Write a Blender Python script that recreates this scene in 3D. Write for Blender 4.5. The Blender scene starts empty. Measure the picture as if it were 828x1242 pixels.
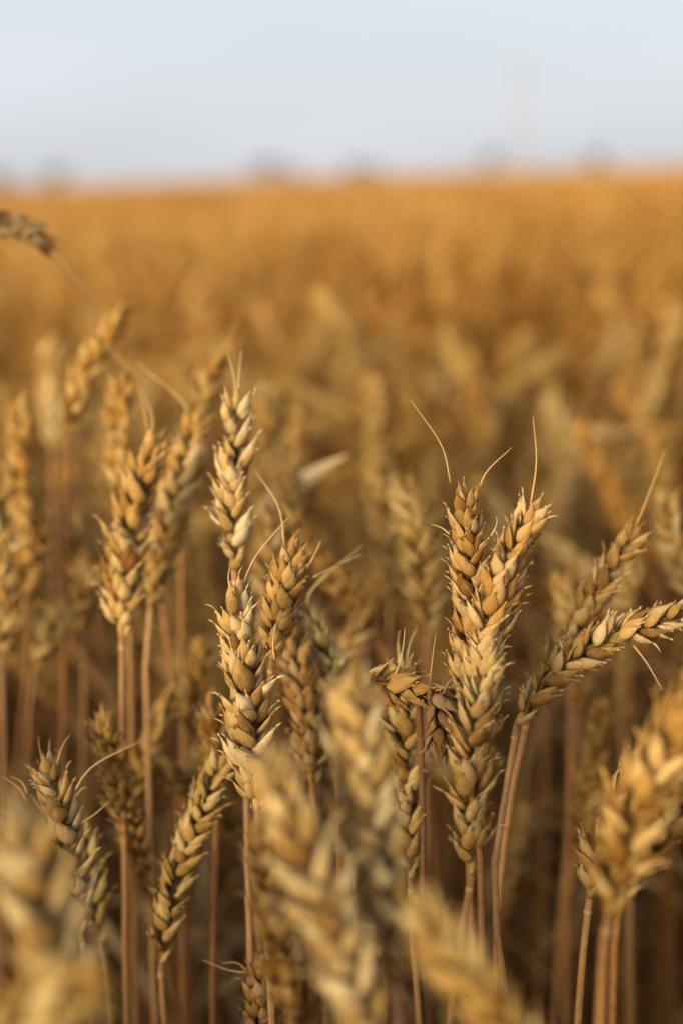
import bpy, math, random
import numpy as np
from mathutils import Vector, Matrix, noise

R = math.radians
random.seed(11)
SC = bpy.context.scene
COL = SC.collection

# ------------------------------------------------------------------ camera
EYE = 0.96                      # eye height above the soil (m)
FPX = 1725.0                    # focal length in pixels of the 828 x 1242 photograph (50 mm lens)
PITCH, ROLL = 13.36, 1.85       # degrees: down, and tilt of the horizon
FOCUS = 0.525
cam_d = bpy.data.cameras.new('camera')
cam = bpy.data.objects.new('camera', cam_d); COL.objects.link(cam)
cam_d.sensor_fit = 'VERTICAL'; cam_d.sensor_height = 36.0; cam_d.sensor_width = 24.0; cam_d.lens = 50.0
cam_d.clip_start = 0.02; cam_d.clip_end = 6000
cam_d.dof.use_dof = True; cam_d.dof.focus_distance = FOCUS; cam_d.dof.aperture_fstop = 3.3
CM = Matrix.Translation((0, 0, EYE)) @ Matrix.Rotation(R(90 - PITCH), 4, 'X') @ Matrix.Rotation(R(-ROLL), 4, 'Z')
cam.matrix_world = CM
SC.camera = cam

# ------------------------------------------------------------------ sky, sun, exposure
SUN_EL, SUN_AZ = 13.0, 216.0    # azimuth clockwise from +Y: behind the camera, on its left
w = bpy.data.worlds.new('World'); SC.world = w; w.use_nodes = True
nt = w.node_tree; nt.nodes.clear()
out = nt.nodes.new('ShaderNodeOutputWorld'); bg = nt.nodes.new('ShaderNodeBackground')
sky = nt.nodes.new('ShaderNodeTexSky'); sky.sky_type = 'NISHITA'; sky.sun_disc = False
sky.sun_elevation = R(SUN_EL); sky.sun_rotation = R(SUN_AZ); sky.altitude = 100
sky.air_density = 1.0; sky.dust_density = 2.0; sky.ozone_density = 2.5
veil = nt.nodes.new('ShaderNodeMix'); veil.data_type = 'RGBA'      # thin even cloud veil over the whole sky
veil.inputs[0].default_value = 0.80
veil.inputs[7].default_value = (5.85, 5.98, 6.55, 1)
wc = nt.nodes.new('ShaderNodeTexCoord'); wm = nt.nodes.new('ShaderNodeMapping'); wm.inputs['Scale'].default_value = (1.6, 1.6, 6.0)
wn = nt.nodes.new('ShaderNodeTexNoise'); wn.inputs['Scale'].default_value = 1.5; wn.inputs['Detail'].default_value = 4
wr = nt.nodes.new('ShaderNodeMapRange'); wr.inputs[1].default_value = .3; wr.inputs[2].default_value = .7; wr.inputs[3].default_value = .66; wr.inputs[4].default_value = .90
nt.links.new(wc.outputs['Generated'], wm.inputs[0]); nt.links.new(wm.outputs[0], wn.inputs['Vector']); nt.links.new(wn.outputs[0], wr.inputs[0])
nt.links.new(wr.outputs[0], veil.inputs[0])
nt.links.new(sky.outputs[0], veil.inputs[6])
nt.links.new(veil.outputs[2], bg.inputs[0]); bg.inputs[1].default_value = 0.082
nt.links.new(bg.outputs[0], out.inputs[0])

sl = bpy.data.lights.new('sun', 'SUN'); sl.energy = 3.4; sl.angle = R(28); sl.color = (1.0, 0.81, 0.52)
so = bpy.data.objects.new('sun', sl); COL.objects.link(so)
sdir = Vector((math.sin(R(SUN_AZ)) * math.cos(R(SUN_EL)), math.cos(R(SUN_AZ)) * math.cos(R(SUN_EL)), math.sin(R(SUN_EL))))
so.rotation_euler = sdir.to_track_quat('Z', 'Y').to_euler()
so.location = sdir * 50
SC.view_settings.view_transform = 'Standard'; SC.view_settings.look = 'None'
SC.view_settings.exposure = 0.80; SC.view_settings.gamma = 1.0; SC.view_settings.use_curve_mapping = False
SC.render.engine = 'CYCLES'
SC.cycles.use_denoising = True
SC.cycles.use_adaptive_sampling = True; SC.cycles.adaptive_threshold = 0.03; SC.cycles.adaptive_min_samples = 16
SC.cycles.max_bounces = 5; SC.cycles.diffuse_bounces = 3; SC.cycles.transmission_bounces = 3; SC.cycles.glossy_bounces = 2
SC.cycles.sample_clamp_indirect = 6.0

# ------------------------------------------------------------------ helpers
def at(px, py, d):
    """a point of the photograph at axial distance d (m) as a world position"""
    return CM @ Vector(((px - 414.0) / FPX * d, -(py - 621.0) / FPX * d, -d))

def link(name, data, parent=None, mat=None):
    o = bpy.data.objects.new(name, data); COL.objects.link(o)
    if parent is not None: o.parent = parent
    return o

def tag(o, label=None, cat=None, group=None, kind=None):
    if label: o['label'] = label
    if cat: o['category'] = cat
    if group: o['group'] = group
    if kind: o['kind'] = kind
    return o

def spline(pts, n):
    """Catmull-Rom through pts, n samples spaced evenly by length"""
    P = [np.array(p, float) for p in pts]
    if len(P) == 2:
        return [Vector(P[0] + (P[1] - P[0]) * i / (n - 1)) for i in range(n)]
    P = [2 * P[0] - P[1]] + P + [2 * P[-1] - P[-2]]
    dense = []
    for i in range(1, len(P) - 2):
        for k in range(24):
            t = k / 24.0
            a, b, c, e = P[i - 1], P[i], P[i + 1], P[i + 2]
            dense.append(.5 * ((2 * b) + (c - a) * t + (2 * a - 5 * b + 4 * c - e) * t * t + (-a + 3 * b - 3 * c + e) * t ** 3))
    dense.append(P[-2])
    D = np.array(dense); s = np.r_[0, np.cumsum(np.linalg.norm(np.diff(D, axis=0), axis=1))]
    q = np.linspace(0, s[-1], n)
    return [Vector([np.interp(x, s, D[:, k]) for k in range(3)]) for x in q]

def length(pts): return sum((pts[i + 1] - pts[i]).length for i in range(len(pts) - 1))

class MB:
    """collects verts, faces and the per-vertex numbers the materials read"""
    def __init__(s): s.v = []; s.f = []; s.m = []; s.a = []      # a: (along, across, tint)
    def add(s, v, f, mi=0, a=None):
        k = len(s.v); s.v += v; s.f += [tuple(i + k for i in q) for q in f]; s.m += [mi] * len(f)
        s.a += a if a else [(0.5, 0.5, 0.5)] * len(v)
    def join(s, o, M=None, mi=None, tint=None):
        s.add([M @ Vector(p) for p in o.v] if M else list(o.v), o.f, 0,
              [(x, y, (t if tint is None else min(1, max(0, t + tint)))) for x, y, t in o.a])
        s.m[-len(o.f):] = o.m if mi is None else [mi] * len(o.f)
    def mesh(s, name, mats):
        me = bpy.data.meshes.new(name); me.from_pydata([tuple(p) for p in s.v], [], s.f)
        for m in mats: me.materials.append(m)
        me.polygons.foreach_set('material_index', s.m)
        me.polygons.foreach_set('use_smooth', [True] * len(s.f))
        at_ = me.attributes.new('husk', 'FLOAT_VECTOR', 'POINT')
        at_.data.foreach_set('vector', [c for a in s.a for c in a])
        me.update(); return me

def tube(mb, pts, rad, n=7, mi=0, cap=True, tint=0.5):
    """tapered round tube through pts"""
    v = []; f = []; a = []
    up = Vector((0.3, 0.1, 1)).normalized() if abs((pts[-1] - pts[0]).normalized().z) < .9 else Vector((1, .2, 0)).normalized()
    m = len(pts)
    for i, p in enumerate(pts):
        t = (pts[min(i + 1, m - 1)] - pts[max(i - 1, 0)]).normalized()
        x = (up - t * up.dot(t)).normalized(); up = x; y = t.cross(x)
        r = rad[i] if hasattr(rad, '__len__') else rad
        for k in range(n):
            g = 2 * math.pi * k / n
            v.append(p + (x * math.cos(g) + y * math.sin(g)) * r); a.append((i / (m - 1), k / n, tint))
    for i in range(m - 1):
        for k in range(n):
            f.append((i * n + k, i * n + (k + 1) % n, (i + 1) * n + (k + 1) % n, (i + 1) * n + k))
    if cap:
        f.append(tuple(range(n))[::-1]); f.append(tuple(range((m - 1) * n, m * n)))
    mb.add(v, f, mi, a)

# ------------------------------------------------------------------ materials
def new_mat(name):
    m = bpy.data.materials.new(name); m.use_nodes = True
    n = m.node_tree; n.nodes.clear()
    return m, n, n.nodes.new, n.links.new

def straw_material(name, dark, mid, pale, veins, transl=0.30, rough=0.55, spot=0.35, bump=0.35):
    m, n, N, L = new_mat(name)
    att = N('ShaderNodeAttribute'); att.attribute_name = 'husk'
    sep = N('ShaderNodeSeparateXYZ'); L(att.outputs['Vector'], sep.inputs[0])
    oi = N('ShaderNodeObjectInfo')
    tc = N('ShaderNodeTexCoord')
    # tone = tint per husk + a little per object + soft mottling
    no = N('ShaderNodeTexNoise'); no.inputs['Scale'].default_value = 420; no.inputs['Detail'].default_value = 3
    L(tc.outputs['Object'], no.inputs['Vector'])
    def math_(op, a, b, c=None):
        q = N('ShaderNodeMath'); q.operation = op
        for i, x in enumerate((a, b, c)):
            if x is None: continue
            if isinstance(x, (int, float)): q.inputs[i].default_value = x
            else: L(x, q.inputs[i])
        return q.outputs[0]
    t = math_('MULTIPLY_ADD', oi.outputs['Random'], 0.30, -0.15)
    t = math_('ADD', t, sep.outputs[2])
    pa = N('ShaderNodeAttribute'); pa.attribute_type = 'INSTANCER'; pa.attribute_name = 'patch'; t = math_('ADD', t, pa.outputs['Fac'])
    t = math_('ADD', t, math_('MULTIPLY_ADD', no.outputs[0], 0.5, -0.25))
    # papery tips paler than the bases
    t = math_('ADD', t, math_('MULTIPLY_ADD', sep.outputs[0], 0.22, -0.10))
    rim = N('ShaderNodeMapRange'); rim.inputs[1].default_value = .80; rim.inputs[2].default_value = 1.0; rim.inputs[3].default_value = 0; rim.inputs[4].default_value = .15
    L(math_('ABSOLUTE', math_('MULTIPLY_ADD', sep.outputs[1], 2.0, -1.0), 0.0), rim.inputs[0]); t = math_('ADD', t, rim.outputs[0])
    vein = math_('SINE', math_('MULTIPLY', sep.outputs[1], veins), 0.0)
    t = math_('ADD', t, math_('MULTIPLY', vein, 0.10))
    rp = N('ShaderNodeValToRGB'); L(t, rp.inputs[0])
    e = rp.color_ramp.elements
    e[0].position = 0.08; e[0].color = (*dark, 1); e[1].position = 0.95; e[1].color = (*pale, 1)
    q = e.new(0.48); q.color = (*mid, 1)
    # weathered specks
    n2 = N('ShaderNodeTexNoise'); n2.inputs['Scale'].default_value = 900; n2.inputs['Detail'].default_value = 2
    L(tc.outputs['Object'], n2.inputs['Vector'])
    mr = N('ShaderNodeMapRange'); mr.inputs[1].default_value = .62; mr.inputs[2].default_value = .74
    mr.inputs[3].default_value = 0; mr.inputs[4].default_value = spot; L(n2.outputs[0], mr.inputs[0])
    mx = N('ShaderNodeMix'); mx.data_type = 'RGBA'; L(mr.outputs[0], mx.inputs[0]); L(rp.outputs[0], mx.inputs[6])
    mx.inputs[7].default_value = (dark[0] * .45, dark[1] * .4, dark[2] * .4, 1)
    # grey weathering in soft patches
    n3 = N('ShaderNodeTexNoise'); n3.inputs['Scale'].default_value = 170; n3.inputs['Detail'].default_value = 4; L(tc.outputs['Object'], n3.inputs['Vector'])
    m3 = N('ShaderNodeMapRange'); m3.inputs[1].default_value = .52; m3.inputs[2].default_value = .75; m3.inputs[3].default_value = 0; m3.inputs[4].default_value = .38; L(n3.outputs[0], m3.inputs[0])
    mg = N('ShaderNodeMix'); mg.data_type = 'RGBA'; L(m3.outputs[0], mg.inputs[0]); L(mx.outputs[2], mg.inputs[6])
    mg.inputs[7].default_value = (pale[0] * .62, pale[1] * .66, pale[2] * .86, 1); mx = mg
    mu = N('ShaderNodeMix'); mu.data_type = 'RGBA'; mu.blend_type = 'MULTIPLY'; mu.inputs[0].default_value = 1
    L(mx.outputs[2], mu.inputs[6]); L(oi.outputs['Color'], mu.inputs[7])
    bs = N('ShaderNodeBsdfPrincipled'); L(mu.outputs[2], bs.inputs['Base Color'])
    bs.inputs['Roughness'].default_value = rough; bs.inputs['Specular IOR Level'].default_value = 0.16
    bp = N('ShaderNodeBump'); bp.inputs['Strength'].default_value = bump; bp.inputs['Distance'].default_value = 0.0004
    L(math_('MULTIPLY_ADD', vein, 0.5, math_('MULTIPLY', no.outputs[0], 0.8)), bp.inputs['Height'])
    L(bp.outputs[0], bs.inputs['Normal'])
    tr = N('ShaderNodeBsdfTranslucent'); L(mu.outputs[2], tr.inputs[0])
    ms = N('ShaderNodeMixShader'); ms.inputs[0].default_value = transl
    L(bs.outputs[0], ms.inputs[1]); L(tr.outputs[0], ms.inputs[2])
    o = N('ShaderNodeOutputMaterial'); L(ms.outputs[0], o.inputs[0])
    return m

M_HUSK = straw_material('husk_straw', (.24, .108, .023), (.55, .345, .100), (.75, .59, .31), 46, rough=.75, spot=.5, bump=.5)
M_STEM = straw_material('stem_straw', (.13, .056, .022), (.32, .168, .068), (.52, .335, .165), 40, transl=.04, rough=.42, spot=.25, bump=.15)
M_LEAF = straw_material('dry_leaf', (.10, .055, .022), (.26, .155, .062), (.70, .58, .36), 70, transl=.3, rough=.6, bump=.25)
M_AWN = straw_material('awn_straw', (.36, .21, .07), (.56, .37, .15), (.74, .57, .30), 3, transl=.1, rough=.45, spot=0, bump=0)
MATS = [M_HUSK, M_STEM, M_LEAF, M_AWN]

# ------------------------------------------------------------------ one husk, one spikelet
def husk(L, W, D, beak, curl, rows, ring, rng, tint, full=False):
    """closed boat-shaped husk: base at the origin, along +Z, keel towards +Y"""
    mb = MB(); v = []; f = []; a = []
    us = [i / (rows - 1) for i in range(rows)]
    skew = rng.uniform(-.12, .12); ph = rng.uniform(0, 6.28)
    for u in us:
        g = max(.10, math.sin(math.pi * min(1, .10 + .90 * u ** .82))) ** .75 if u < .999 else .06
        if u > .62: g *= 1 - .62 * ((u - .62) / .38) ** 1.1
        bend = curl * L * (u ** 2.6)
        lat = skew * L * u * u
        for k in range(ring):
            q = 2 * math.pi * k / ring
            c, s = math.cos(q), math.sin(q)
            x = W * .5 * g * c
            if s >= 0:
                y = D * g * (s ** .85) * (1 + .24 * max(0, 1 - abs(c) * 3.2))
            else:
                y = .30 * D * g * s if full else .62 * D * g * (-s) ** .9
            wob = 1 + .05 * math.sin(5 * u * 3.1 + ph + 2 * q)
            v.append(Vector((x * wob + lat, y * wob + bend, u * L))); a.append((u, .5 + .5 * c, tint))
    for i in range(rows - 1):
        for k in range(ring):
            f.append((i * ring + k, i * ring + (k + 1) % ring, (i + 1) * ring + (k + 1) % ring, (i + 1) * ring + k))
    f.append(tuple(range(ring))[::-1])
    mb.add(v, f, 0, a)
    # beak
    tipc = sum((v[-ring + k] for k in range(ring)), Vector()) / ring
    if beak > 0:
        d = Vector((skew * 1.4 + rng.uniform(-.15, .15), curl * 2.4 + rng.uniform(-.1, .35), 1)).normalized()
        b1 = tipc + d * beak * .5; b2 = b1 + (d + Vector((rng.uniform(-.3, .3), rng.uniform(-.1, .5), 0))).normalized() * beak * .6
        tube(mb, [tipc - d * L * .03, b1, b2], [.00038, .00024, .00006], 4 if ring < 9 else 5, 0, True, min(1, tint + .2))
        mb.a[-3 * (4 if ring < 9 else 5):] = [(1.0, .5, min(1, tint + .15))] * (3 * (4 if ring < 9 else 5))
    return mb

def spikelet(rng, hi=True):
    """fan of husks, base at origin, axis +Z, outer face +Y, fan spreads along X"""
    rows, ring = (9, 10) if hi else (6, 6)
    mb = MB(); mm = .001
    spread = rng.uniform(.8, 1.25)
    def put(L, W, D, x, y, z, lat, outw, turn, beak, curl, tint, full=False):
        h = husk(L * mm, W * mm, D * mm, beak * mm, curl, rows, ring, rng, tint, full)
        M = Matrix.Translation((x * mm, y * mm, z * mm)) @ Matrix.Rotation(R(lat), 4, 'Y') @ Matrix.Rotation(R(-outw), 4, 'X') @ Matrix.Rotation(R(turn), 4, 'Z')
        mb.join(h, M)
    j = lambda s: rng.uniform(-s, s)
    T = lambda: min(.98, max(.02, .53 + rng.gauss(0, .19)))
    B = lambda: rng.choice((.4, .7, 1.0, 1.4, 1.9, 2.9))
    loose = lambda: rng.uniform(10, 22) if rng.random() < .06 else 0
    # inner, middle floret first, then side florets, then the two glumes outside
    put(10.0 + j(.9), 3.7, 2.1, j(.4), .4, 3.2 + j(.4), j(9), 4 + j(7), j(24), B(), .06 + j(.07), T(), True)
    for s in (-1, 1):
        put(10.4 + j(.9), 4.8 + j(.4), 2.5, s * 1.3, .3, 1.1 + (0.9 if s > 0 else 0) + j(.5), s * (16 + j(6)) * spread, 6 + j(7) + loose(), -s * (38 + j(16)), B(), .08 + j(.09), T())
        put(7.4 + j(.6), 3.1, 1.9, s * 1.1, .2, 1.9 + j(.4), s * (15 + j(4)) * spread, 7 + j(5), -s * 30, 0, .03, T(), True)      # the grain inside
        put(9.2 + j(1.2), 2.6 + j(.5), .7, s * 1.5, .4 + j(.5), 1.3 + j(.6), s * (19 + j(7)) * spread, 7 + j(7), -s * (55 + j(30)), B() * .7, .10 + j(.10), min(1, T() + .15))   # papery inner scale
    for s in (-1, 1):
        put(8.8 + j(.9), 4.8 + j(.5), 2.1, s * 2.0, .3, -.2 + j(.4), s * (23 + j(7)) * spread, 7 + j(7) + loose(), -s * (50 + j(18)), B(), .10 + j(.09), T())
    if rng.random() < .55:      # a further floret gaping on the outside
        put(8.4 + j(.9), 4.2, 2.2, j(.9), 1.1, .9 + j(.5), j(14), 13 + j(8), j(26), B() * .7, .08 + j(.08), T(), rng.random() < .4)
    return mb

rs = random.Random(5)
SPK_HI = [spikelet(rs, True).mesh('spikelet', MATS) for _ in range(22)]
SPK_LO = [spikelet(rs, False) for _ in range(12)]

def ear_frames(P, n, roll, view):
    """n spikelet frames along the axis P; roll 0 puts the two rows left and right of the viewer"""
    m = len(P); out_ = []
    for i in range(n):
        u = .012 + .968 * i / (n - 1); k = u * (m - 1); a = int(min(m - 2, k)); p = P[a].lerp(P[a + 1], k - a)
        t = (P[min(a + 2, m - 1)] - P[max(a - 1, 0)]).normalized()
        v = view - p if view is not None else Vector((1, 0, 0))
        v = (v - t * v.dot(t)).normalized()
        side = t.cross(v) * -1
        o = Matrix.Rotation(roll + .25 * (u - .5), 3, t) @ side
        out_.append((u, p, t, o))
    return out_

def spk_matrix(p, t, o, s, tilt, twist, sc, off):
    """spikelet seated on side s of the axis, leaning outwards by tilt"""
    y = (o * s).normalized(); z = t; x = y.cross(z)
    B = Matrix((x, y, z)).transposed().to_4x4()
    return Matrix.Translation(p + y * off) @ B @ Matrix.Rotation(twist, 4, 'Z') @ Matrix.Rotation(-tilt, 4, 'X') @ Matrix.Scale(sc, 4)

def ear_layout(P, n, roll, view, sc, rng, open_=1.0):
    res = []
    fr = ear_frames(P, n, roll, view)
    for i, (u, p, t, o) in enumerate(fr):
        g = min(1, .62 + u * 2.6) * (1 - .22 * max(0, (u - .72) / .28))
        if i == n - 1:      # the end spikelet stands crosswise on the tip
            o2 = t.cross(o); res.append(spk_matrix(p, t, o2, 1, R(2), rng.uniform(-.2, .2), sc * .85, 0)); continue
        if rng.random() < .06: g *= rng.uniform(.55, .8)          # a stunted one
        tilt = R((21 + rng.gauss(0, 5)) * open_ * (1 - .45 * u * u))
        res.append(spk_matrix(p, t, o, 1 if i % 2 else -1, tilt, rng.gauss(0, .22), sc * g * rng.uniform(.96, 1.14), -.0003 * sc))
    return res

def rachis(mb, P, n, rng, sc):
    q = [P[int(i * (len(P) - 1) / n)] for i in range(n + 1)]
    tube(mb, q, [.0013 * sc * (1 - .55 * i / n) * (1.25 if i % 2 else 1) for i in range(n + 1)], 6, 0)

# ------------------------------------------------------------------ stems, leaves
def stem_mesh(P, r0, r1, tint=.5, collar=True):
    mb = MB(); n = len(P)
    rad = [r0 + (r1 - r0) * (i / (n - 1)) ** .7 for i in range(n)]
    tube(mb, P, rad, 9, 1, True, tint)
    if collar:      # ring where the ear sits
        d = (P[1] - P[0]).normalized(); p = P[0] + d * .004
        tube(mb, [p, p + d * .0005, p + d * .0011, p + d * .0016], [r0 * 1.0, r0 * 1.22, r0 * 1.2, r0 * 1.0], 9, 1, False, min(1, tint + .2))
    return mb

def leaf_mb(P, W, twist, fold, tint, rng, side0=None):
    """long dry blade with a folded midrib and wavy edges"""
    mb = MB(); v = []; f = []; a = []; n = len(P); ph = rng.uniform(0, 6)
    sd = side0 or Vector((1, 0, 0))
    for i, p in enumerate(P):
        u = i / (n - 1); t = (P[min(i + 1, n - 1)] - P[max(i - 1, 0)]).normalized()
        s = (sd - t * sd.dot(t)).normalized(); sd = s
        s = Matrix.Rotation(twist * u, 3, t) @ s; nn = t.cross(s)
        wd = W * (min(1, .55 + 2.5 * u)) * (1 - u ** 2.4) + .0004
        for k in range(5):
            c = (k - 2) / 2
            v.append(p + s * (c * wd * .5) + nn * (fold * wd * abs(c) + .07 * wd * c * math.sin(9 * u + ph))); a.append((u, k / 4, tint))
    for i in range(n - 1):
        for k in range(4): f.append((i * 5 + k, i * 5 + k + 1, i * 5 + 6 + k, i * 5 + 5 + k))
    mb.add(v, f, 2, a); return mb

# ------------------------------------------------------------------ the ground
def soil_material():
    m, n, N, L = new_mat('soil')
    tc = N('ShaderNodeTexCoord'); a = N('ShaderNodeTexNoise'); a.inputs['Scale'].default_value = 9; a.inputs['Detail'].default_value = 8
    L(tc.outputs['Object'], a.inputs['Vector'])
    r = N('ShaderNodeValToRGB'); L(a.outputs[0], r.inputs[0])
    r.color_ramp.elements[0].color = (.05, .028, .016, 1); r.color_ramp.elements[1].color = (.16, .10, .05, 1)
    b = N('ShaderNodeBsdfPrincipled'); b.inputs['Roughness'].default_value = .95; L(r.outputs[0], b.inputs['Base Color'])
    bp = N('ShaderNodeBump'); bp.inputs['Distance'].default_value = .02; L(a.outputs[0], bp.inputs['Height']); L(bp.outputs[0], b.inputs['Normal'])
    o = N('ShaderNodeOutputMaterial'); L(b.outputs[0], o.inputs[0]); return m

def ring_sheet(name, radii, nang, zf, mat):
    v = []; f = []
    for r in radii:
        for k in range(nang):
            g = 2 * math.pi * k / nang; x, y = r * math.sin(g), r * math.cos(g)
            v.append((x, y, zf(x, y, r)))
    for i in range(len(radii) - 1):
        for k in range(nang):
            f.append((i * nang + k, i * nang + (k + 1) % nang, (i + 1) * nang + (k + 1) % nang, (i + 1) * nang + k))
    me = bpy.data.meshes.new(name); me.from_pydata(v, [], f); me.materials.append(mat)
    me.polygons.foreach_set('use_smooth', [True] * len(f)); me.update()
    return link(name, me)

g = ring_sheet('ground', [0.001] + [.25 * 1.33 ** i for i in range(34)], 72, lambda x, y, r: .012 * noise.noise((x * 3, y * 3, 0)) if r < 30 else 0, soil_material())
tag(g, kind='structure')

# ------------------------------------------------------------------ generic stalks for the rows behind
class Variant: pass
VAR = []
rv = random.Random(21)
NOD = [4, 8, 14, 20, 28, 36, 48, 62, 85, 12, 24, 110]
for k in range(12):
    h = rv.uniform(.575, .645); lean = rv.uniform(.01, .06); nod = R(NOD[k]); el = rv.uniform(.066, .092); az = 0
    pts = [Vector((0, 0, -.01)), Vector((lean * .15, rv.uniform(-.006, .006), h * .35)), Vector((lean * .5, rv.uniform(-.008, .008), h * .7))]
    # neck bends over towards +X by nod
    p = Vector((lean, 0, h)); pts.append(p.copy()); a0 = math.atan2(lean * .8, h * .3); seg = .02
    nk = 4 if nod < R(40) else 6
    for i in range(nk):
        a0 += (nod * .7) / nk; p = p + Vector((math.sin(a0), 0, math.cos(a0))) * seg; pts.append(p.copy())
    S = spline(pts, 22)
    E = [p.copy()]
    for i in range(12):
        a0 += nod * .3 / 12; p = p + Vector((math.sin(a0), 0, math.cos(a0))) * (el / 12); E.append(p.copy())
    V = Variant()
    sm = stem_mesh(S[::-1], .0013, .0019, rv.uniform(.35, .6)); V.stem = sm
    em = MB(); n = int(el / .0041); rachis(em, E, 12, rv, 1)
    for M in ear_layout(E, n, rv.uniform(0, 3.1), None, 1.0, rv, rv.uniform(.85, 1.15)):
        em.join(rv.choice(SPK_LO), M, None, rv.uniform(-.08, .08))
    for q in range(rv.choice((1, 2, 3))):
        b = E[rv.randint(8, 12)]; d = (E[-1] - E[-2]).normalized() + Vector((rv.uniform(-.5, .5), rv.uniform(-.5, .5), rv.uniform(-.2, .2))); d.normalize()
        ll = rv.uniform(.015, .04); bb = Vector((rv.uniform(-.3, .3), rv.uniform(-.3, .3), 0)) * ll
        tube(em, spline([b, b + d * ll * .5, b + d * ll + bb], 5), [.0003, .00026, .0002, .00014, .00006], 4, 3, False)
    V.ear = em
    lf = MB(); V.leaf_mes = []; V.pts = [E[-1], E[6]] + S[::3]
    for q in range(rv.choice((2, 2, 3))):
        i0 = rv.randint(6, 15); b = S[i0]; g0 = rv.uniform(0, 6.28); d = Vector((math.cos(g0), math.sin(g0), 0)); ll = rv.uniform(.10, .2)
        LP = spline([b, b + d * ll * .2 + Vector((0, 0, ll * .35)), b + d * ll * .55 + Vector((0, 0, ll * rv.uniform(.2, .5))), b + d * ll * .8 + Vector((0, 0, ll * rv.uniform(-.5, .2)))], 12)
        V.pts += [LP[4], LP[8], LP[-1]]
        one = leaf_mb(LP, rv.uniform(.006, .010), rv.uniform(-4, 4), .35, rv.uniform(.3, .8), rv, d.cross(Vector((0, 0, 1)))); lf.join(one); V.leaf_mes.append(one.mesh('leaf', MATS))
    V.leaf = lf; V.top = max(x.z for x in E)
    V.stem_me = sm.mesh('stem', MATS); V.ear_me = em.mesh('ear', MATS)
    al = MB(); al.join(sm); al.join(em); al.join(lf); V.all_me = al.mesh('wheat_stalk', MATS)
    VAR.append(V)

CMI = CM.inverted()
def depth_of(p): return -(CMI @ p).z
def pixel_of(p):
    c = CMI @ p; d = -c.z
    return 414 + c.x / d * FPX, 621 - c.y / d * FPX, d

# ------------------------------------------------------------------ scatter
rp_ = random.Random(77)
singles = []; mass = []
def rand_stalk(x, y):
    return (x, y, rp_.randrange(len(VAR)), rp_.uniform(0, 2 * math.pi), rp_.gauss(0, .035), rp_.gauss(0, .035), max(.74, min(1.06, rp_.gauss(.975, .07))) * (1 + (.05 * noise.noise((x * .45, y * .16, 5)) if y > 1.6 else 0)))
def in_view(x, y, mg=.03): return y > 0 and abs(x) < .245 * y + mg
step = 1 / math.sqrt(480)
ny = int(7.5 / step)
for j in range(-int(1.7 / step), ny):
    yy = j * step
    half = .33 * max(0, yy) + 1.25
    for i in range(-int(half / step), int(half / step) + 1):
        x = i * step + rp_.uniform(-.5, .5) * step; y = yy + rp_.uniform(-.5, .5) * step
        s = rand_stalk(x, y)
        if y < -.35 and abs(x) < .3: continue                    # where the photographer stands
        if in_view(x, y, .05):
            if 0.63 < y < .84 and len(singles) < 244:              # a few soft ears close behind the sharp ones
                Mx = Matrix.Translation((x, y, 0)) @ Matrix.Rotation(s[3], 4, 'Z') @ Matrix.Scale(s[6], 4)
                q = [pixel_of(Mx @ e_) for e_ in VAR[s[2]].pts]
                if min(e_[1] for e_ in q) > 560 and min(e_[2] for e_ in q) > .61 and rp_.random() < .9: singles.append(s)
                continue
            if .30 < y < .84: continue                                 # the foreground is built stalk by stalk below
            if .84 <= y < 1.5 and len(singles) < 244: singles.append(s); continue
        if y < 1.1:                                              # nothing strays across the lens
            Mx = Matrix.Translation((x, y, 0)) @ Matrix.Rotation(s[3], 4, 'Z') @ Matrix.Scale(s[6], 4)
            px = [pixel_of(Mx @ q) for q in VAR[s[2]].pts]
            if any(.01 < q[2] < .85 and -90 < q[0] < 920 and 0 < q[1] < 1360 for q in px): continue
            if max((Mx @ q).z for q in VAR[s[2]].pts) > .88 and math.hypot(x, y) < .25: continue
        mass.append(s)
for y0, y1, den in ((7.5, 20, 130), (20, 52, 40)):
    st = 1 / math.sqrt(den)
    for j in range(int(y0 / st), int(y1 / st)):
        half = .30 * j * st + .6
        for i in range(-int(half / st), int(half / st) + 1):
            mass.append(rand_stalk(i * st + rp_.uniform(-.6, .6) * st, j * st + rp_.uniform(-.6, .6) * st))

def tint_color(r, amt=1.0):
    k = 1 + r.gauss(0, .07) * amt; warm = r.gauss(0, .05) * amt
    return (k * (1 + warm * .5), k, k * (1 - warm * 1.6), 1)

def single_stalk(s, label, group):
    x, y, vi, rz, rx, ry, sc = s; V = VAR[vi]
    e = link('wheat_stalk', None); e.empty_display_size = .02
    e.location = (x, y, 0); e.rotation_euler = (rx, ry, rz); e.scale = (sc, sc, sc)
    tag(e, label, 'wheat', group)
    c = tint_color(rp_); c = (c[0] * 1.06, c[1] * .97, c[2] * .74, 1)
    for nm, me in [('stem', V.stem_me), ('ear', V.ear_me)] + [('leaf', m) for m in V.leaf_mes]:
        o = link(nm, me, e); o.color = c
    return e
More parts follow.
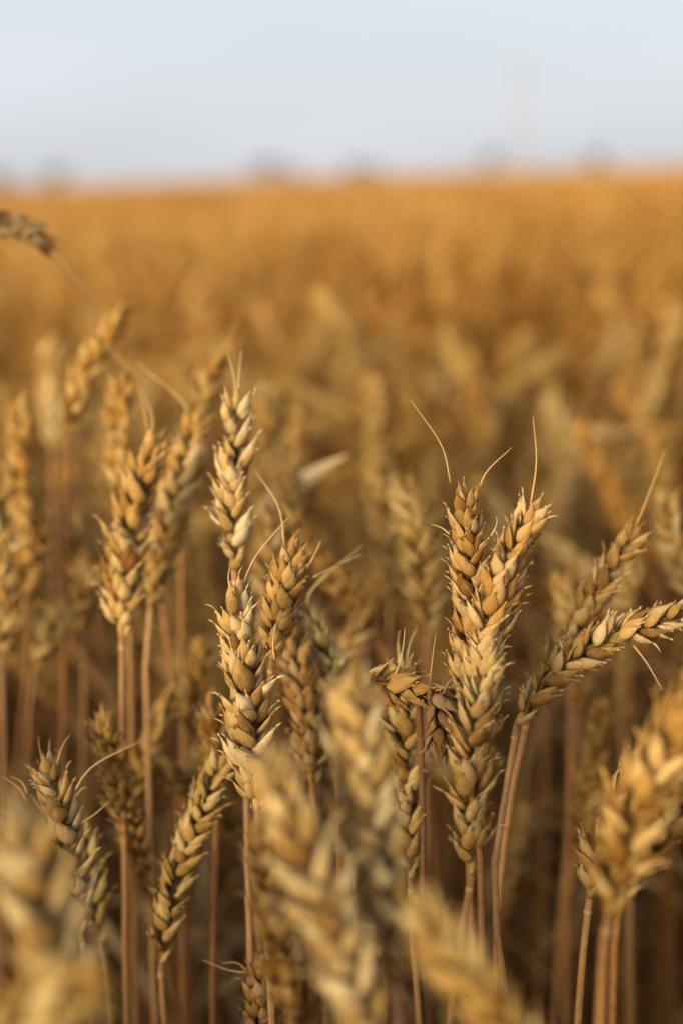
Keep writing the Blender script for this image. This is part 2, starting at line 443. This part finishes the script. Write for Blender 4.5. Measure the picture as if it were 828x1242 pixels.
# what each blurred stalk stands behind, by things one can find in the picture
MARKS = [('sharpest pale ear', 295, 830), ('pointed upright ear', 284, 580), ('bristle topped dark gold ear', 565, 650), ('thick orange gold ear', 640, 640),
         ('full ear with bent stem', 578, 930), ('arched right ear', 740, 780), ('small level ear', 470, 835), ('large left ear', 160, 650),
         ('highest left ear', 115, 430), ('bristly low left ear', 65, 960), ('slender yellow ear', 235, 1010), ('big golden right ear', 780, 980),
         ('pale dry leaf', 395, 570), ('dark hanging ear', 30, 290), ('bleached ear', 680, 540), ('stems of the large left ear', 165, 900)]
def where(px, py):
    nm, mx, my = min(MARKS, key=lambda m: math.hypot(m[1] - px, (m[2] - py) * .8)); dx, dy = px - mx, py - my
    h = 'left of' if dx < 0 else 'right of'; v = 'above' if dy < 0 else 'below'
    if abs(dx) > 2.2 * abs(dy): d = h
    elif abs(dy) > 2.2 * abs(dx): d = v
    else: d = v + ' and ' + h
    return d + ' the ' + nm
for s in singles:
    V = VAR[s[2]]; nod_ = NOD[s[2]]
    look = 'upright' if nod_ < 13 else 'leaning' if nod_ < 26 else 'nodding' if nod_ < 60 else 'drooping'
    px, py, dd = pixel_of(Matrix.Translation((s[0], s[1], 0)) @ Matrix.Rotation(s[3], 4, 'Z') @ Matrix.Scale(s[6], 4) @ V.pts[1])
    soft = 'slightly blurred' if dd < .98 else 'blurred' if dd < 1.25 else 'very blurred'
    single_stalk(s, '%s %s wheat ear %s' % (soft, look, where(px, py)), 'blurred wheat stalks behind the sharp ears')

protos = bpy.data.collections.new('stalk_kinds')
for V in VAR:
    protos.objects.link(bpy.data.objects.new('stalk_kind', V.all_me))
def scatter(name, pts, label):
    rpp = random.Random(8)
    me = bpy.data.meshes.new(name); me.from_pydata([(p[0], p[1], 0) for p in pts], [], [])
    a = me.attributes.new('rot', 'FLOAT_VECTOR', 'POINT'); a.data.foreach_set('vector', [c for p in pts for c in (p[4], p[5], p[3])])
    a = me.attributes.new('scl', 'FLOAT', 'POINT'); a.data.foreach_set('value', [p[6] for p in pts])
    a = me.attributes.new('vid', 'INT', 'POINT'); a.data.foreach_set('value', [p[2] for p in pts])
    a = me.attributes.new('patch', 'FLOAT', 'POINT'); a.data.foreach_set('value', [.42 * noise.noise((p[0] * .7, p[1] * .22, 2)) + .04 + .2 * noise.noise((p[0] * 2.1, p[1] * .8, 9)) + rpp.gauss(0, .17) + (.5 if rpp.random() < .06 else 0) for p in pts])
    for m in MATS: me.materials.append(m)
    o = link(name, me); o.color = (1.28, 1.05, .66, 1)
    ng = bpy.data.node_groups.new('sow', 'GeometryNodeTree')
    ng.interface.new_socket('Geometry', in_out='INPUT', socket_type='NodeSocketGeometry')
    ng.interface.new_socket('Geometry', in_out='OUTPUT', socket_type='NodeSocketGeometry')
    N = ng.nodes.new; L = ng.links.new
    gi = N('NodeGroupInput'); go = N('NodeGroupOutput'); ci = N('GeometryNodeCollectionInfo')
    ci.inputs[0].default_value = protos; ci.inputs['Separate Children'].default_value = True; ci.inputs['Reset Children'].default_value = True
    ip = N('GeometryNodeInstanceOnPoints'); ip.inputs['Pick Instance'].default_value = True
    def named(t, n_):
        q = N('GeometryNodeInputNamedAttribute'); q.data_type = t; q.inputs[0].default_value = n_; return q.outputs[0]
    er = N('FunctionNodeEulerToRotation')
    L(gi.outputs[0], ip.inputs['Points']); L(ci.outputs[0], ip.inputs['Instance'])
    L(named('INT', 'vid'), ip.inputs['Instance Index']); L(named('FLOAT_VECTOR', 'rot'), er.inputs[0]); L(er.outputs[0], ip.inputs['Rotation'])
    L(named('FLOAT', 'scl'), ip.inputs['Scale']); L(ip.outputs[0], go.inputs[0])
    md = o.modifiers.new('sow', 'NODES'); md.node_group = ng
    tag(o, label, 'wheat', kind='stuff'); return o
scatter('wheat_field', mass, 'blurred golden mass of ripe wheat filling the field towards the horizon')

# the far canopy, where stalks can no longer be told apart: a rough closed top reaching the horizon
def canopy_material():
    m, n, N, L = new_mat('far_wheat')
    tc = N('ShaderNodeTexCoord'); a = N('ShaderNodeTexNoise'); a.inputs['Scale'].default_value = 1.3; a.inputs['Detail'].default_value = 9
    L(tc.outputs['Object'], a.inputs['Vector'])
    r = N('ShaderNodeValToRGB'); L(a.outputs[0], r.inputs[0])
    r.color_ramp.elements[0].position = .3; r.color_ramp.elements[0].color = (.48, .27, .07, 1)
    r.color_ramp.elements[1].position = .7; r.color_ramp.elements[1].color = (.70, .43, .13, 1)
    b = N('ShaderNodeBsdfPrincipled'); b.inputs['Roughness'].default_value = .8; L(r.outputs[0], b.inputs['Base Color'])
    o = N('ShaderNodeOutputMaterial'); L(b.outputs[0], o.inputs[0]); return m
def canopy_z(x, y, r):
    if r < 49.5 or r > 1380: return 0.02
    return .80 + .05 * noise.noise((x * .8, y * .8, 3)) + .05 * noise.noise((x * .11, y * .11, 7))
fc = ring_sheet('far_wheat_field', [49, 50] + [50 * 1.062 ** i for i in range(1, 55)] + [1390], 220, canopy_z, canopy_material())
tag(fc, 'even golden wheat canopy running out to the horizon', 'wheat', kind='stuff')

# ------------------------------------------------------------------ the foreground, stalk by stalk
rh = random.Random(303)
def awn(parent, pts, d, r=.00034, tint=.6):
    P = spline([at(x, y, d if len(q) == 0 else q[0]) for x, y, *q in pts], 9)
    mb = MB(); tube(mb, P, [r * (1 - .8 * (i / 8)) + .00004 for i in range(9)], 5, 3, True, tint)
    o = link('awn', mb.mesh('awn', MATS), parent); return o

def hero(label, ear, d, stem=(), dt=0.0, sc=1.0, roll=0.0, color=(1, 1, 1), open_=1.0, awns=(), group='wheat stalks in the foreground',
         leaf=None, seed=0, stint=.62, step_=.0041, rad=.00128, foot=None):
    """ear: photograph points from base to tip, d their distance, dt extra distance at the tip; stem: further points down the stem (x, y[, distance])"""
    rng = random.Random(seed or rh.randrange(1 << 30))
    m = len(ear)
    E = spline([at(x, y, d + dt * i / (m - 1)) for i, (x, y) in enumerate(ear)], 25)
    cut = 1 - .0075 * sc / max(.03, length(E))                  # the end spikelet reaches on to the tip itself
    E = [E[min(23, int(24 * cut * i / 24))].lerp(E[min(24, int(24 * cut * i / 24) + 1)], (24 * cut * i / 24) % 1) for i in range(25)]
    base = E[0]
    root = link('wheat_stalk', None); root.empty_display_size = .02
    ends = [at(q[0], q[1], q[2] if len(q) > 2 else d) for q in stem]
    t0 = (E[0] - E[3]).normalized()
    pts = [base]
    if not ends: ends = [base + t0 * .05 + Vector((0, 0, -.06))]
    pts += ends
    last = pts[-1]; dirn = (pts[-1] - pts[-2]).normalized()
    if last.z > .12:
        slope = Vector((dirn.x, dirn.y, 0)) / max(.35, abs(dirn.z))
        run = last.z
        pts.append(last + Vector((0, 0, -run * .45)) + slope * run * .30)
        ft = last + slope * run * .42; ft.z = -.01
        pts.append(ft)
    else:
        ft = last.copy(); ft.z = -.01; pts.append(ft)
    root.location = (ft.x, ft.y, 0)
    inv = Matrix.Translation((-ft.x, -ft.y, 0))
    S = [inv @ p for p in spline(pts, 30)]; E2 = [inv @ p for p in E]
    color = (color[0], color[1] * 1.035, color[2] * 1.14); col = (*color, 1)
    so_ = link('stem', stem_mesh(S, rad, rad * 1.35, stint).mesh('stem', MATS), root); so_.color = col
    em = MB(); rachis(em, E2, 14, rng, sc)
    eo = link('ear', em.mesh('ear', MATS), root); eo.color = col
    n = max(7, int(length(E) / (step_ * sc))); sc *= 1.13
    view = inv @ CM.translation
    for k, M in enumerate(ear_layout(E2, n, roll, view, sc, rng, open_)):
        o = link('spikelet', rng.choice(SPK_HI), eo); o.matrix_basis = M
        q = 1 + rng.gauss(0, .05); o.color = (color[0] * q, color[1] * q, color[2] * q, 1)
    for a in awns:
        P = [inv @ at(p[0], p[1], p[2] if len(p) > 2 else d + dt) for p in a]
        mb = MB(); rr = .00036
        tube(mb, spline(P, 9), [rr * (1 - .8 * (i / 8)) + .00004 for i in range(9)], 5, 3, True, .6)
        ao = link('awn', mb.mesh('awn', MATS), eo); ao.color = col
    if leaf:
        P = [inv @ at(p[0], p[1], p[2] if len(p) > 2 else d) for p in leaf['p']]
        lo = link('leaf', leaf_mb(spline(P, 16), leaf.get('w', .009), leaf.get('tw', 1.0), .3, leaf.get('t', .6), rng).mesh('leaf', MATS), root); lo.color = (1.12, 1.02, .82, 1)
    tag(root, label, 'wheat', group)
    return root

Y = 1242
# sharp ears in the plane of focus
hero('sharply focused pale ear tapering to a thin tip, left of centre, behind the blurred pair', [(313, 985), (303, 900), (293, 800), (285, 712)], .522,
     [(322, 1090), (330, Y)], roll=R(38), sc=1.1, color=(1.12, 1.10, 1.08), open_=1.15, seed=4, stint=.75,
     awns=[[(290, 722), (310, 675), (351, 626)], [(280, 722), (277, 700), (279, 688)], [(333, 800), (331, 780), (334, 757)]])
hero('upright pointed ear standing alone directly above the sharpest pale ear', [(284, 692), (281, 620), (283, 540), (287, 482)], .572,
     [(290, 760, .575), (300, 1000, .58), (306, Y, .58)], roll=R(8), sc=1.1, color=(1.06, 1.03, 1.0), seed=9,
     awns=[[(286, 490), (284, 458), (277, 432)], [(288, 490), (290, 455), (293, 425)], [(300, 498), (307, 480), (310, 468)]])
hero('dark gold ear with two long curved bristles forming a V at its top', [(566, 870), (567, 780), (567, 690), (563, 592)], .532,
     [(583, 1060), (583, 1170), (582, Y)], roll=R(25), sc=.95, color=(.88, .76, .62), seed=14, open_=1.05,
     awns=[[(546, 585), (535, 540), (498, 486)], [(579, 598), (590, 572), (620, 543)], [(595, 650), (602, 635), (601, 627)], [(545, 648), (535, 640), (523, 636)]])
hero('thick orange gold ear leaning right, crossing in front of the bristle topped ear', [(572, 840), (592, 760), (618, 680), (648, 612)], .512,
     [(566, 930, .53), (570, 1100, .545), (574, Y, .55)], roll=R(-20), sc=1.08, color=(1.02, .87, .68), seed=23,
     awns=[[(643, 612), (650, 560), (646, 505)]])
hero('tall full ear below the crossed pair with a bent stem and collar', [(572, 1062), (570, 985), (578, 890), (590, 790)], .496,
     [(567, 1090), (556, 1150), (545, Y)], roll=R(-30), sc=1.02, color=(1.02, .93, .72), seed=31, open_=1.1,
     awns=[[(590, 800), (588, 780), (592, 762)]])
hero('arched ear bowing out of the right edge with one stray bristle hanging below', [(626, 880), (660, 825), (735, 775), (850, 736)], .545,
     [(607, 1000), (596, 1100), (616, Y)], roll=R(12), sc=1.0, color=(1.04, .98, .88), seed=42, open_=.9, step_=.0047,
     awns=[[(768, 783), (785, 806), (802, 836)]])
hero('straight ear leaning right just above the arched ear at the right', [(640, 868), (680, 790), (725, 715), (772, 642)], .572,
     [(622, 950), (604, 1090), (600, Y)], roll=R(10), sc=1.02, color=(1.02, .92, .74), seed=47, open_=.8, step_=.0047,
     awns=[[(770, 640), (786, 600), (806, 545)]])
hero('small ear lying almost level across the middle, its bristles pointing right', [(420, 838), (446, 832), (482, 833), (540, 850)], .528,
     [(411, 850), (409, 880), (411, 1000, .55), (414, Y, .57)], roll=R(15), sc=1.0, color=(.84, .72, .58), seed=55,
     awns=[[(505, 838), (535, 838), (562, 826)], [(500, 850), (530, 864), (548, 868)], [(520, 840), (524, 800), (528, 770)], [(478, 822), (487, 795), (491, 762)]])
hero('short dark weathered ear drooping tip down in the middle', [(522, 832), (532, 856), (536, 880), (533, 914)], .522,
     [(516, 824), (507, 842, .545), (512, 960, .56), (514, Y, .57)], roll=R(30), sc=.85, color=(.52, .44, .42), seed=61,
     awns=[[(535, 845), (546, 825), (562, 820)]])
hero('olive brown ear hidden half behind the blurred near ear, right of it', [(497, 1066), (494, 980), (490, 900), (486, 800)], .566,
     [(498, 1110), (503, 1180), (508, Y)], roll=R(5), sc=1.0, color=(.88, .80, .62), seed=66,
     awns=[[(484, 806), (482, 785), (484, 765)], [(492, 806), (497, 780), (506, 760)]])
hero('orange ear with squarish top and one loose husk bristle, centre left', [(330, 800), (338, 750), (348, 700), (358, 655)], .556,
     [(322, 860), (326, 1000, .565), (340, Y, .57)], roll=R(55), sc=.86, color=(1.0, .86, .62), seed=70,
     awns=[[(345, 662), (338, 615), (310, 572, .565)], [(372, 690), (384, 668), (389, 655)], [(380, 700), (420, 680, .57), (438, 673, .57)]])
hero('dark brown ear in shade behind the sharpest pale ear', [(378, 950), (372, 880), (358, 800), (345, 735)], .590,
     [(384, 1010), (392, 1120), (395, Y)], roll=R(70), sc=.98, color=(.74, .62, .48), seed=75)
hero('pale greenish ear peeking out between centre ears at mid height', [(412, 842), (402, 812), (388, 775), (370, 742)], .600,
     [(424, 930), (430, 1080), (432, Y)], roll=R(20), sc=.80, color=(1.05, 1.1, .98), seed=78,
     awns=[[(372, 748), (378, 715), (440, 660)]])
# the group on the left
hero('large full ear curving right at its tip, front one of the left group', [(148, 772), (150, 715), (162, 620), (190, 528)], .602,
     [(149, 900), (152, 1080), (154, Y)], roll=R(35), sc=1.15, color=(1.05, .94, .72), seed=81, open_=1.1, stint=.68,
     awns=[[(180, 538), (176, 500), (166, 465)], [(186, 532), (184, 500), (172, 470)], [(155, 590), (146, 572), (141, 566)]])
hero('ear tucked close behind the right side of the large left ear', [(183, 735), (200, 660), (222, 580), (240, 505)], .640,
     [(177, 800), (181, 960), (188, Y)], roll=R(-15), sc=1.08, color=(1.06, .96, .76), seed=84, open_=1.0, stint=.68,
     awns=[[(236, 512), (215, 480), (165, 440)]])
hero('ear with a dark orange stem half hidden behind the left pair', [(193, 700), (200, 650), (212, 590), (222, 540)], .675,
     [(203, 780), (213, 850), (225, Y)], roll=R(40), sc=1.0, color=(1.0, .84, .58), seed=86, stint=.5)
hero('bent dark orange ear leaning right, highest of the left group', [(84, 522), (95, 470), (118, 425), (155, 376)], .715,
     [(80, 600), (78, 800), (72, Y)], roll=R(10), sc=.98, color=(.98, .80, .48), seed=88, open_=.9,
     awns=[[(135, 425), (165, 455), (215, 500)]])
hero('soft golden ear standing behind the tip of the large left ear', [(152, 600), (146, 550), (146, 500), (152, 452)], .685,
     [(156, 700), (160, 900), (165, Y)], roll=R(60), sc=.95, color=(1.0, .86, .56), seed=90)
hero('blurred ear with a bright tip leaning right beside the pointed upright ear', [(222, 560), (232, 510), (245, 470), (272, 432)], .720,
     [(220, 700), (222, 900), (226, Y)], roll=R(20), sc=.95, color=(1.0, .86, .56), seed=93,
     awns=[[(268, 436), (282, 405), (292, 370)]])
hero('pale bleached ear standing far back in the left group', [(64, 545), (63, 500), (62, 455), (60, 412)], .90,
     [(66, 700), (70, Y)], roll=R(80), sc=1.1, color=(1.15, 1.1, .95), seed=95)
hero('tall blurred ear by the left edge with an orange middle', [(30, 720), (30, 640), (24, 560), (26, 482)], .735,
     [(34, 800), (18, 960), (6, Y)], roll=R(50), sc=1.05, color=(1.0, .84, .52), seed=97)
hero('pale blurred ear cut by the left edge beside the orange one', [(2, 790), (2, 720), (0, 640), (-2, 590)], .68,
     [(4, 860), (6, 1000), (0, Y)], roll=R(10), sc=1.0, color=(1.1, 1.06, .9), seed=99)
hero('low blurred ear slanting right under the left group', [(42, 812), (62, 770), (92, 728), (128, 688)], .72,
     [(36, 870), (30, 1000), (26, Y)], roll=R(10), sc=.95, color=(.98, .88, .62), seed=101)
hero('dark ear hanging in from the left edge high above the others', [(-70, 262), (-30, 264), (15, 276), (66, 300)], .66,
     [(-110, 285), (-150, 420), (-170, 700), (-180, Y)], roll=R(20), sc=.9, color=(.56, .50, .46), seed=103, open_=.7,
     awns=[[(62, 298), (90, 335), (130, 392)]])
# low on the left
hero('greyish ear with many wild bristles low on the left', [(98, 1130), (88, 1060), (72, 990), (55, 922)], .552,
     [(104, 1180), (110, Y)], roll=R(35), sc=1.05, color=(.90, .84, .74), seed=107, open_=1.1,
     awns=[[(86, 968), (112, 930), (172, 898)], [(88, 972), (98, 958), (106, 954)], [(88, 1004), (112, 990), (134, 971)],
           [(34, 974), (22, 955), (0, 940)], [(34, 962), (26, 948), (14, 942)], [(32, 1006), (18, 992), (4, 984)],
           [(52, 925), (48, 905), (47, 893)], [(68, 930), (76, 905), (86, 890)]])
hero('blurred ear with a greenish base behind the bristly one', [(122, 1142), (112, 1090), (104, 1040), (95, 1000)], .600,
     [(127, 1180), (135, Y)], roll=R(15), sc=.95, color=(.88, .88, .62), seed=109)
hero('slender yellow ear leaning right between the left stems', [(196, 1168), (208, 1090), (235, 1005), (272, 918)], .572,
     [(196, 1190), (200, Y)], roll=R(8), sc=.95, color=(.92, .86, .64), seed=113, open_=1.0, step_=.0046)
hero('brown blurred ear in shade between the two left stems', [(162, 965), (172, 930), (190, 885), (216, 832)], .66,
     [(158, 1050), (156, Y)], roll=R(10), sc=.85, color=(.95, .82, .55), seed=115)
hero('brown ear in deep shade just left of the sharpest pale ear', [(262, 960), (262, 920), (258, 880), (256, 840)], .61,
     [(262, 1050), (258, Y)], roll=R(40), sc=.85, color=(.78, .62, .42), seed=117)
hero('small ear at the bottom edge with thin bristles pointing left', [(318, 1275), (317, 1240), (316, 1200), (320, 1158)], .560,
     [(320, 1320), (322, 1400)], roll=R(50), sc=.85, color=(.86, .72, .54), seed=119,
     awns=[[(300, 1180), (275, 1176), (246, 1164)], [(300, 1178), (288, 1168), (270, 1168)]])
# large blurred ears close to the lens
hero('large blurred ear near the lens, upright in front of the middle', [(478, 1190), (462, 1080), (440, 960), (423, 818)], .402,
     [(486, 1260), (494, 1400)], roll=R(30), sc=1.2, color=(1.08, 1.06, .98), seed=123)
hero('large blurred ear near the lens leaning left, its tip below the sharpest ear', [(462, 1290), (428, 1190), (378, 1060), (320, 918)], .380,
     [(476, 1340), (490, 1420)], roll=R(25), sc=1.15, color=(1.10, 1.08, 1.0), seed=125)
hero('blurred orange ear near the lens behind the left leaning one', [(352, 1235), (338, 1150), (322, 1070), (318, 985)], .435,
     [(360, 1290), (368, 1400)], roll=R(60), sc=.8, color=(1.0, .86, .58), seed=127)
hero('blurred golden ear rising out of the bottom edge right of centre', [(668, 1330), (620, 1262), (566, 1190), (498, 1098)], .345,
     [(700, 1420), (720, 1520)], roll=R(35), sc=.95, color=(1.04, .94, .66), seed=129)
hero('very blurred large ear in the bottom left corner, upper one', [(88, 1280), (70, 1190), (44, 1090), (16, 978)], .355,
     [(98, 1360), (110, 1460)], roll=R(30), sc=1.28, color=(.96, .90, .76), seed=131, open_=1.1)
hero('very blurred yellow ear lying low across the bottom left corner', [(-60, 1300), (-20, 1268), (40, 1230), (118, 1188)], .315,
     [(-90, 1360), (-110, 1460)], roll=R(10), sc=.95, color=(1.04, .94, .66), seed=133)
# right edge
hero('big golden blurred ear leaning out of the right edge, low', [(738, 1110), (752, 1030), (790, 930), (872, 815)], .422,
     [(733, 1150), (727, Y)], roll=R(30), sc=1.12, color=(1.04, .90, .62), seed=137, open_=1.1, rad=.0015,
     awns=[[(752, 1000), (738, 985), (722, 980)]])
hero('smaller ear tucked behind the left side of the big golden right ear', [(714, 1090), (722, 1040), (745, 980), (790, 905)], .505,
     [(711, 1130), (700, Y)], roll=R(15), sc=.9, color=(.94, .82, .58), seed=139, open_=.9)
hero('blurred ear cut by the right edge behind the big golden one', [(752, 1085), (790, 1010), (835, 940), (880, 880)], .47,
     [(746, 1130), (742, Y)], roll=R(60), sc=.95, color=(1.0, .86, .60), seed=141, stint=.6)
hero('greyish blurred ear standing at the right edge above the arched ear', [(838, 730), (825, 690), (812, 640), (806, 598)], .685,
     [(842, 800), (850, 1000), (856, Y)], roll=R(20), sc=.95, color=(.92, .84, .70), seed=143)
# soft ears right behind
hero('soft pale ear behind the middle, left of the bristle topped ear', [(518, 765), (512, 705), (500, 640), (486, 578)], .690,
     [(520, 830), (517, 960), (516, Y)], roll=R(15), sc=1.08, color=(.98, .90, .70), seed=147, open_=1.05)
hero('dim blurred ear left of the soft pale one behind the middle', [(470, 700), (464, 650), (460, 600), (462, 556)], .74,
     [(472, 800), (466, Y)], roll=R(35), sc=1.05, color=(1.05, .95, .74), seed=149)
hero('blurred ear with a tall bristle beside the pale dry leaf', [(340, 660), (348, 630), (352, 600), (352, 568)], .74,
     [(340, 760), (348, Y)], roll=R(40), sc=.85, color=(.96, .82, .54), seed=151,
     awns=[[(356, 572), (361, 530), (363, 478)]],
     leaf={'p': [(350, 700), (352, 620), (368, 585), (424, 550)], 'w': .013, 'tw': .3, 't': .95})
hero('pale blurred ear leaning left behind the thick orange gold ear', [(745, 745), (722, 710), (695, 680), (662, 655)], .84,
     [(752, 820), (760, Y)], roll=R(15), sc=1.0, color=(1.12, 1.05, .84), seed=153)
hero('small blurred ear just above the leaning right ears', [(790, 610), (778, 590), (768, 570), (765, 545)], .95,
     [(800, 700), (806, Y)], roll=R(15), sc=.9, color=(1, .88, .6), seed=155)
hero('dark blurred ear in the gap below the dim ears behind the middle', [(395, 815), (412, 790), (430, 765), (436, 735)], .70,
     [(385, 900), (380, Y)], roll=R(15), sc=.85, color=(.86, .74, .52), seed=157)
# bare stems in the gap on the right, their ears hidden higher up behind the others
hero('stem in the dark gap on the right, its ear behind the leaning pair', [(700, 860), (702, 810), (705, 770), (712, 720)], .72,
     [(694, 960), (682, 1080), (672, Y)], roll=R(35), sc=.9, color=(.9, .78, .55), seed=161)
hero('stem rising right of the dark gap, its ear behind the arched ear', [(750, 800), (752, 760), (758, 720), (768, 680)], .70,
     [(757, 880), (762, 1000), (765, Y)], roll=R(35), sc=.9, color=(.92, .82, .60), seed=163)
hero('bleached blurred ear standing behind the thick orange gold ear with a pale level leaf', [(690, 590), (684, 555), (676, 520), (664, 485)], 1.12,
     [(696, 680), (700, Y)], roll=R(30), sc=1.25, color=(1.2, 1.16, 1.0), seed=171,
     leaf={'p': [(697, 690), (690, 580), (712, 530), (782, 524)], 'w': .016, 'tw': .4, 't': .95})
hero('bleached blurred leaning ear far back above the middle', [(440, 430), (425, 400), (405, 375), (385, 355)], 1.35,
     [(450, 520), (455, Y)], roll=R(30), sc=1.2, color=(1.14, 1.05, .8), seed=173)
hero('pale blurred ear far back right of the tall bristle', [(560, 470), (552, 440), (545, 415), (540, 390)], 1.3,
     [(566, 560), (570, Y)], roll=R(60), sc=1.2, color=(1.12, 1.04, .8), seed=175)
hero('soft pale ear between the pointed upright ear and the orange centre left ear', [(316, 735), (320, 690), (324, 650), (321, 606)], .665,
     [(314, 800), (316, Y)], roll=R(40), sc=.92, color=(1.12, 1.06, .9), seed=181)
hero('soft golden ear rising behind the right shoulder of the pointed upright ear', [(330, 575), (330, 540), (327, 505), (322, 468)], .82,
     [(332, 680), (334, Y)], roll=R(20), sc=1.05, color=(1.0, .88, .6), seed=183)
hero('soft brown ear left of the large left ear at its foot', [(104, 760), (106, 715), (104, 670), (98, 625)], .74,
     [(102, 850), (98, Y)], roll=R(50), sc=1.0, color=(.94, .82, .58), seed=185)
hero('soft golden ear in the gap right of the thick orange gold ear', [(690, 820), (690, 780), (686, 735), (676, 700)], .70,
     [(690, 900), (686, Y)], roll=R(10), sc=.95, color=(.98, .86, .62), seed=187)
hero('soft ear low behind the slender yellow ear', [(228, 900), (232, 860), (240, 815), (246, 775)], .69,
     [(224, 980), (222, Y)], roll=R(30), sc=.95, color=(.92, .80, .56), seed=189)

# ------------------------------------------------------------------ trees and a mast on the horizon
def leaf_material():
    m, n, N, L = new_mat('tree_leaf')
    oi = N('ShaderNodeAttribute'); oi.attribute_name = 'husk'
    s = N('ShaderNodeSeparateXYZ'); L(oi.outputs['Vector'], s.inputs[0])
    r = N('ShaderNodeValToRGB'); L(s.outputs[2], r.inputs[0])
    r.color_ramp.elements[0].color = (.06, .055, .028, 1); r.color_ramp.elements[1].color = (.15, .125, .065, 1)
    b = N('ShaderNodeBsdfPrincipled'); b.inputs['Roughness'].default_value = .7; L(r.outputs[0], b.inputs['Base Color'])
    o = N('ShaderNodeOutputMaterial'); L(b.outputs[0], o.inputs[0]); return m
def plain(name, c, rough=.8, metal=0):
    m, n, N, L = new_mat(name)
    t = N('ShaderNodeTexNoise'); t.inputs['Scale'].default_value = 3
    mx = N('ShaderNodeMix'); mx.data_type = 'RGBA'; L(t.outputs[0], mx.inputs[0])
    mx.inputs[6].default_value = (*[x * .8 for x in c], 1); mx.inputs[7].default_value = (*[x * 1.2 for x in c], 1)
    b = N('ShaderNodeBsdfPrincipled'); b.inputs['Roughness'].default_value = rough; b.inputs['Metallic'].default_value = metal
    L(mx.outputs[2], b.inputs['Base Color'])
    o = N('ShaderNodeOutputMaterial'); L(b.outputs[0], o.inputs[0]); return m
M_TLEAF = leaf_material(); M_BARK = plain('bark', (.12, .085, .06)); M_STEEL = plain('painted_steel', (.42, .36, .30), .5)

def ground_point(px, dist):
    a = at(px, 216, 1.0) - CM.translation; a.z = 0; a.normalize(); return a * dist

def tree(px, dist, h, wd, label, seed):
    r = random.Random(seed); p = ground_point(px, dist)
    e = link('tree', None); e.location = p
    tb = MB(); T = [Vector((0, 0, -.1)), Vector((.1, 0, h * .25)), Vector((.2, .1, h * .55)), Vector((.15, 0, h * .85))]
    tube(tb, spline(T, 8), [h * .028 * (1 - .1 * i) for i in range(8)], 8, 0)
    cr = MB(); tips = []
    for k in range(9):
        a = r.uniform(0, 6.28); z = h * r.uniform(.12, .7); ln = wd * r.uniform(.25, .45)
        q = Vector((math.cos(a) * ln, math.sin(a) * ln, z + h * .16)); tips.append(q)
        tube(tb, [Vector((.12, 0, z)), Vector((math.cos(a) * ln * .5, math.sin(a) * ln * .5, z + h * .09)), q], [h * .012, h * .008, h * .003], 5, 0)
    tips += [Vector((.1, 0, h * .88)), Vector((0, 0, h * .6))]
    for c in tips:
        rad = wd * r.uniform(.16, .27)
        for k in range(95):
            d = Vector((r.gauss(0, 1), r.gauss(0, 1), r.gauss(0, .8))); d = d.normalized() * rad * r.random() ** .4
            q = c + d; s = r.uniform(.10, .24)
            x = Vector((r.gauss(0, 1), r.gauss(0, 1), r.gauss(0, 1))).normalized(); y = x.orthogonal().normalized()
            cr.add([q - x * s, q + y * s * .6, q + x * s, q - y * s * .6], [(0, 1, 2, 3)], 0, [(0, 0, r.random())] * 4)
    link('trunk', tb.mesh('trunk', [M_BARK]), e); link('crown', cr.mesh('crown', [M_TLEAF]), e)
    tag(e, label, 'tree', 'small trees on the horizon'); return e
tree(-4, 300, 2.8, 6.5, 'tiny blurred tree on the horizon cut by the left edge', 1)
tree(68, 300, 3.6, 4.6, 'tiny blurred grey tree on the horizon above the far left of the field', 2)
tree(322, 300, 3.9, 7.5, 'widest tiny blurred tree on the horizon, left of the middle', 3)
tree(428, 330, 3.0, 4.4, 'tiny blurred tree on the horizon near the middle', 4)
tree(595, 320, 4.8, 3.6, 'tallest tiny blurred tree on the horizon, just left of the mast', 5)
tree(722, 320, 3.4, 5.2, 'tiny blurred tree on the horizon right of the mast', 6)
tree(356, 345, 2.5, 4.0, 'low tiny bush on the horizon beside the widest tree', 7)
tree(452, 310, 2.3, 3.2, 'low tiny bush on the horizon beside the tree near the middle', 8)

def mast(px, dist, h):
    p = ground_point(px, dist); e = link('lattice_mast', None); e.location = p
    def leg_at(k, z):
        a = math.pi / 4 + k * math.pi / 2; r = 1.5 * (1 - z / h) + .6; return Vector((math.cos(a) * r, math.sin(a) * r, z))
    for k in range(4):
        mb = MB(); tube(mb, [leg_at(k, z) for z in (-.2, h * .5, h)], [.16, .13, .10], 6, 0); link('leg', mb.mesh('leg', [M_STEEL]), e)
    mb = MB(); z = 0
    while z < h - 2.6:
        for k in range(4):
            tube(mb, [leg_at(k, z), leg_at((k + 1) % 4, z + 2.5)], .06, 4, 0); tube(mb, [leg_at(k, z + 2.5), leg_at((k + 1) % 4, z + 2.5)], .06, 4, 0)
        z += 2.5
    link('bracing', mb.mesh('bracing', [M_STEEL]), e)
    panel = MB(); w_, t_, l_ = .38, .22, 5.0
    panel.add([Vector((x, y, zz)) for zz in (0, l_) for x, y in ((-w_, 0), (w_, 0), (w_ * .8, t_), (-w_ * .8, t_))], [(3, 2, 1, 0), (4, 5, 6, 7), (0, 1, 5, 4), (1, 2, 6, 5), (2, 3, 7, 6), (3, 0, 4, 7)])
    pm = panel.mesh('antenna_panel', [M_STEEL])
    for zz in (h * .86,):
        for k in range(4):
            o = link('antenna_panel', pm, e); o.location = Vector((math.cos(k * 1.5708) * 1.3, math.sin(k * 1.5708) * 1.3, zz)); o.rotation_euler = (0, 0, k * 1.5708 - math.pi / 2)
    tag(e, 'pale blurred lattice mast rising thinly from the horizon', 'mast'); return e
mast(632, 560, 39)
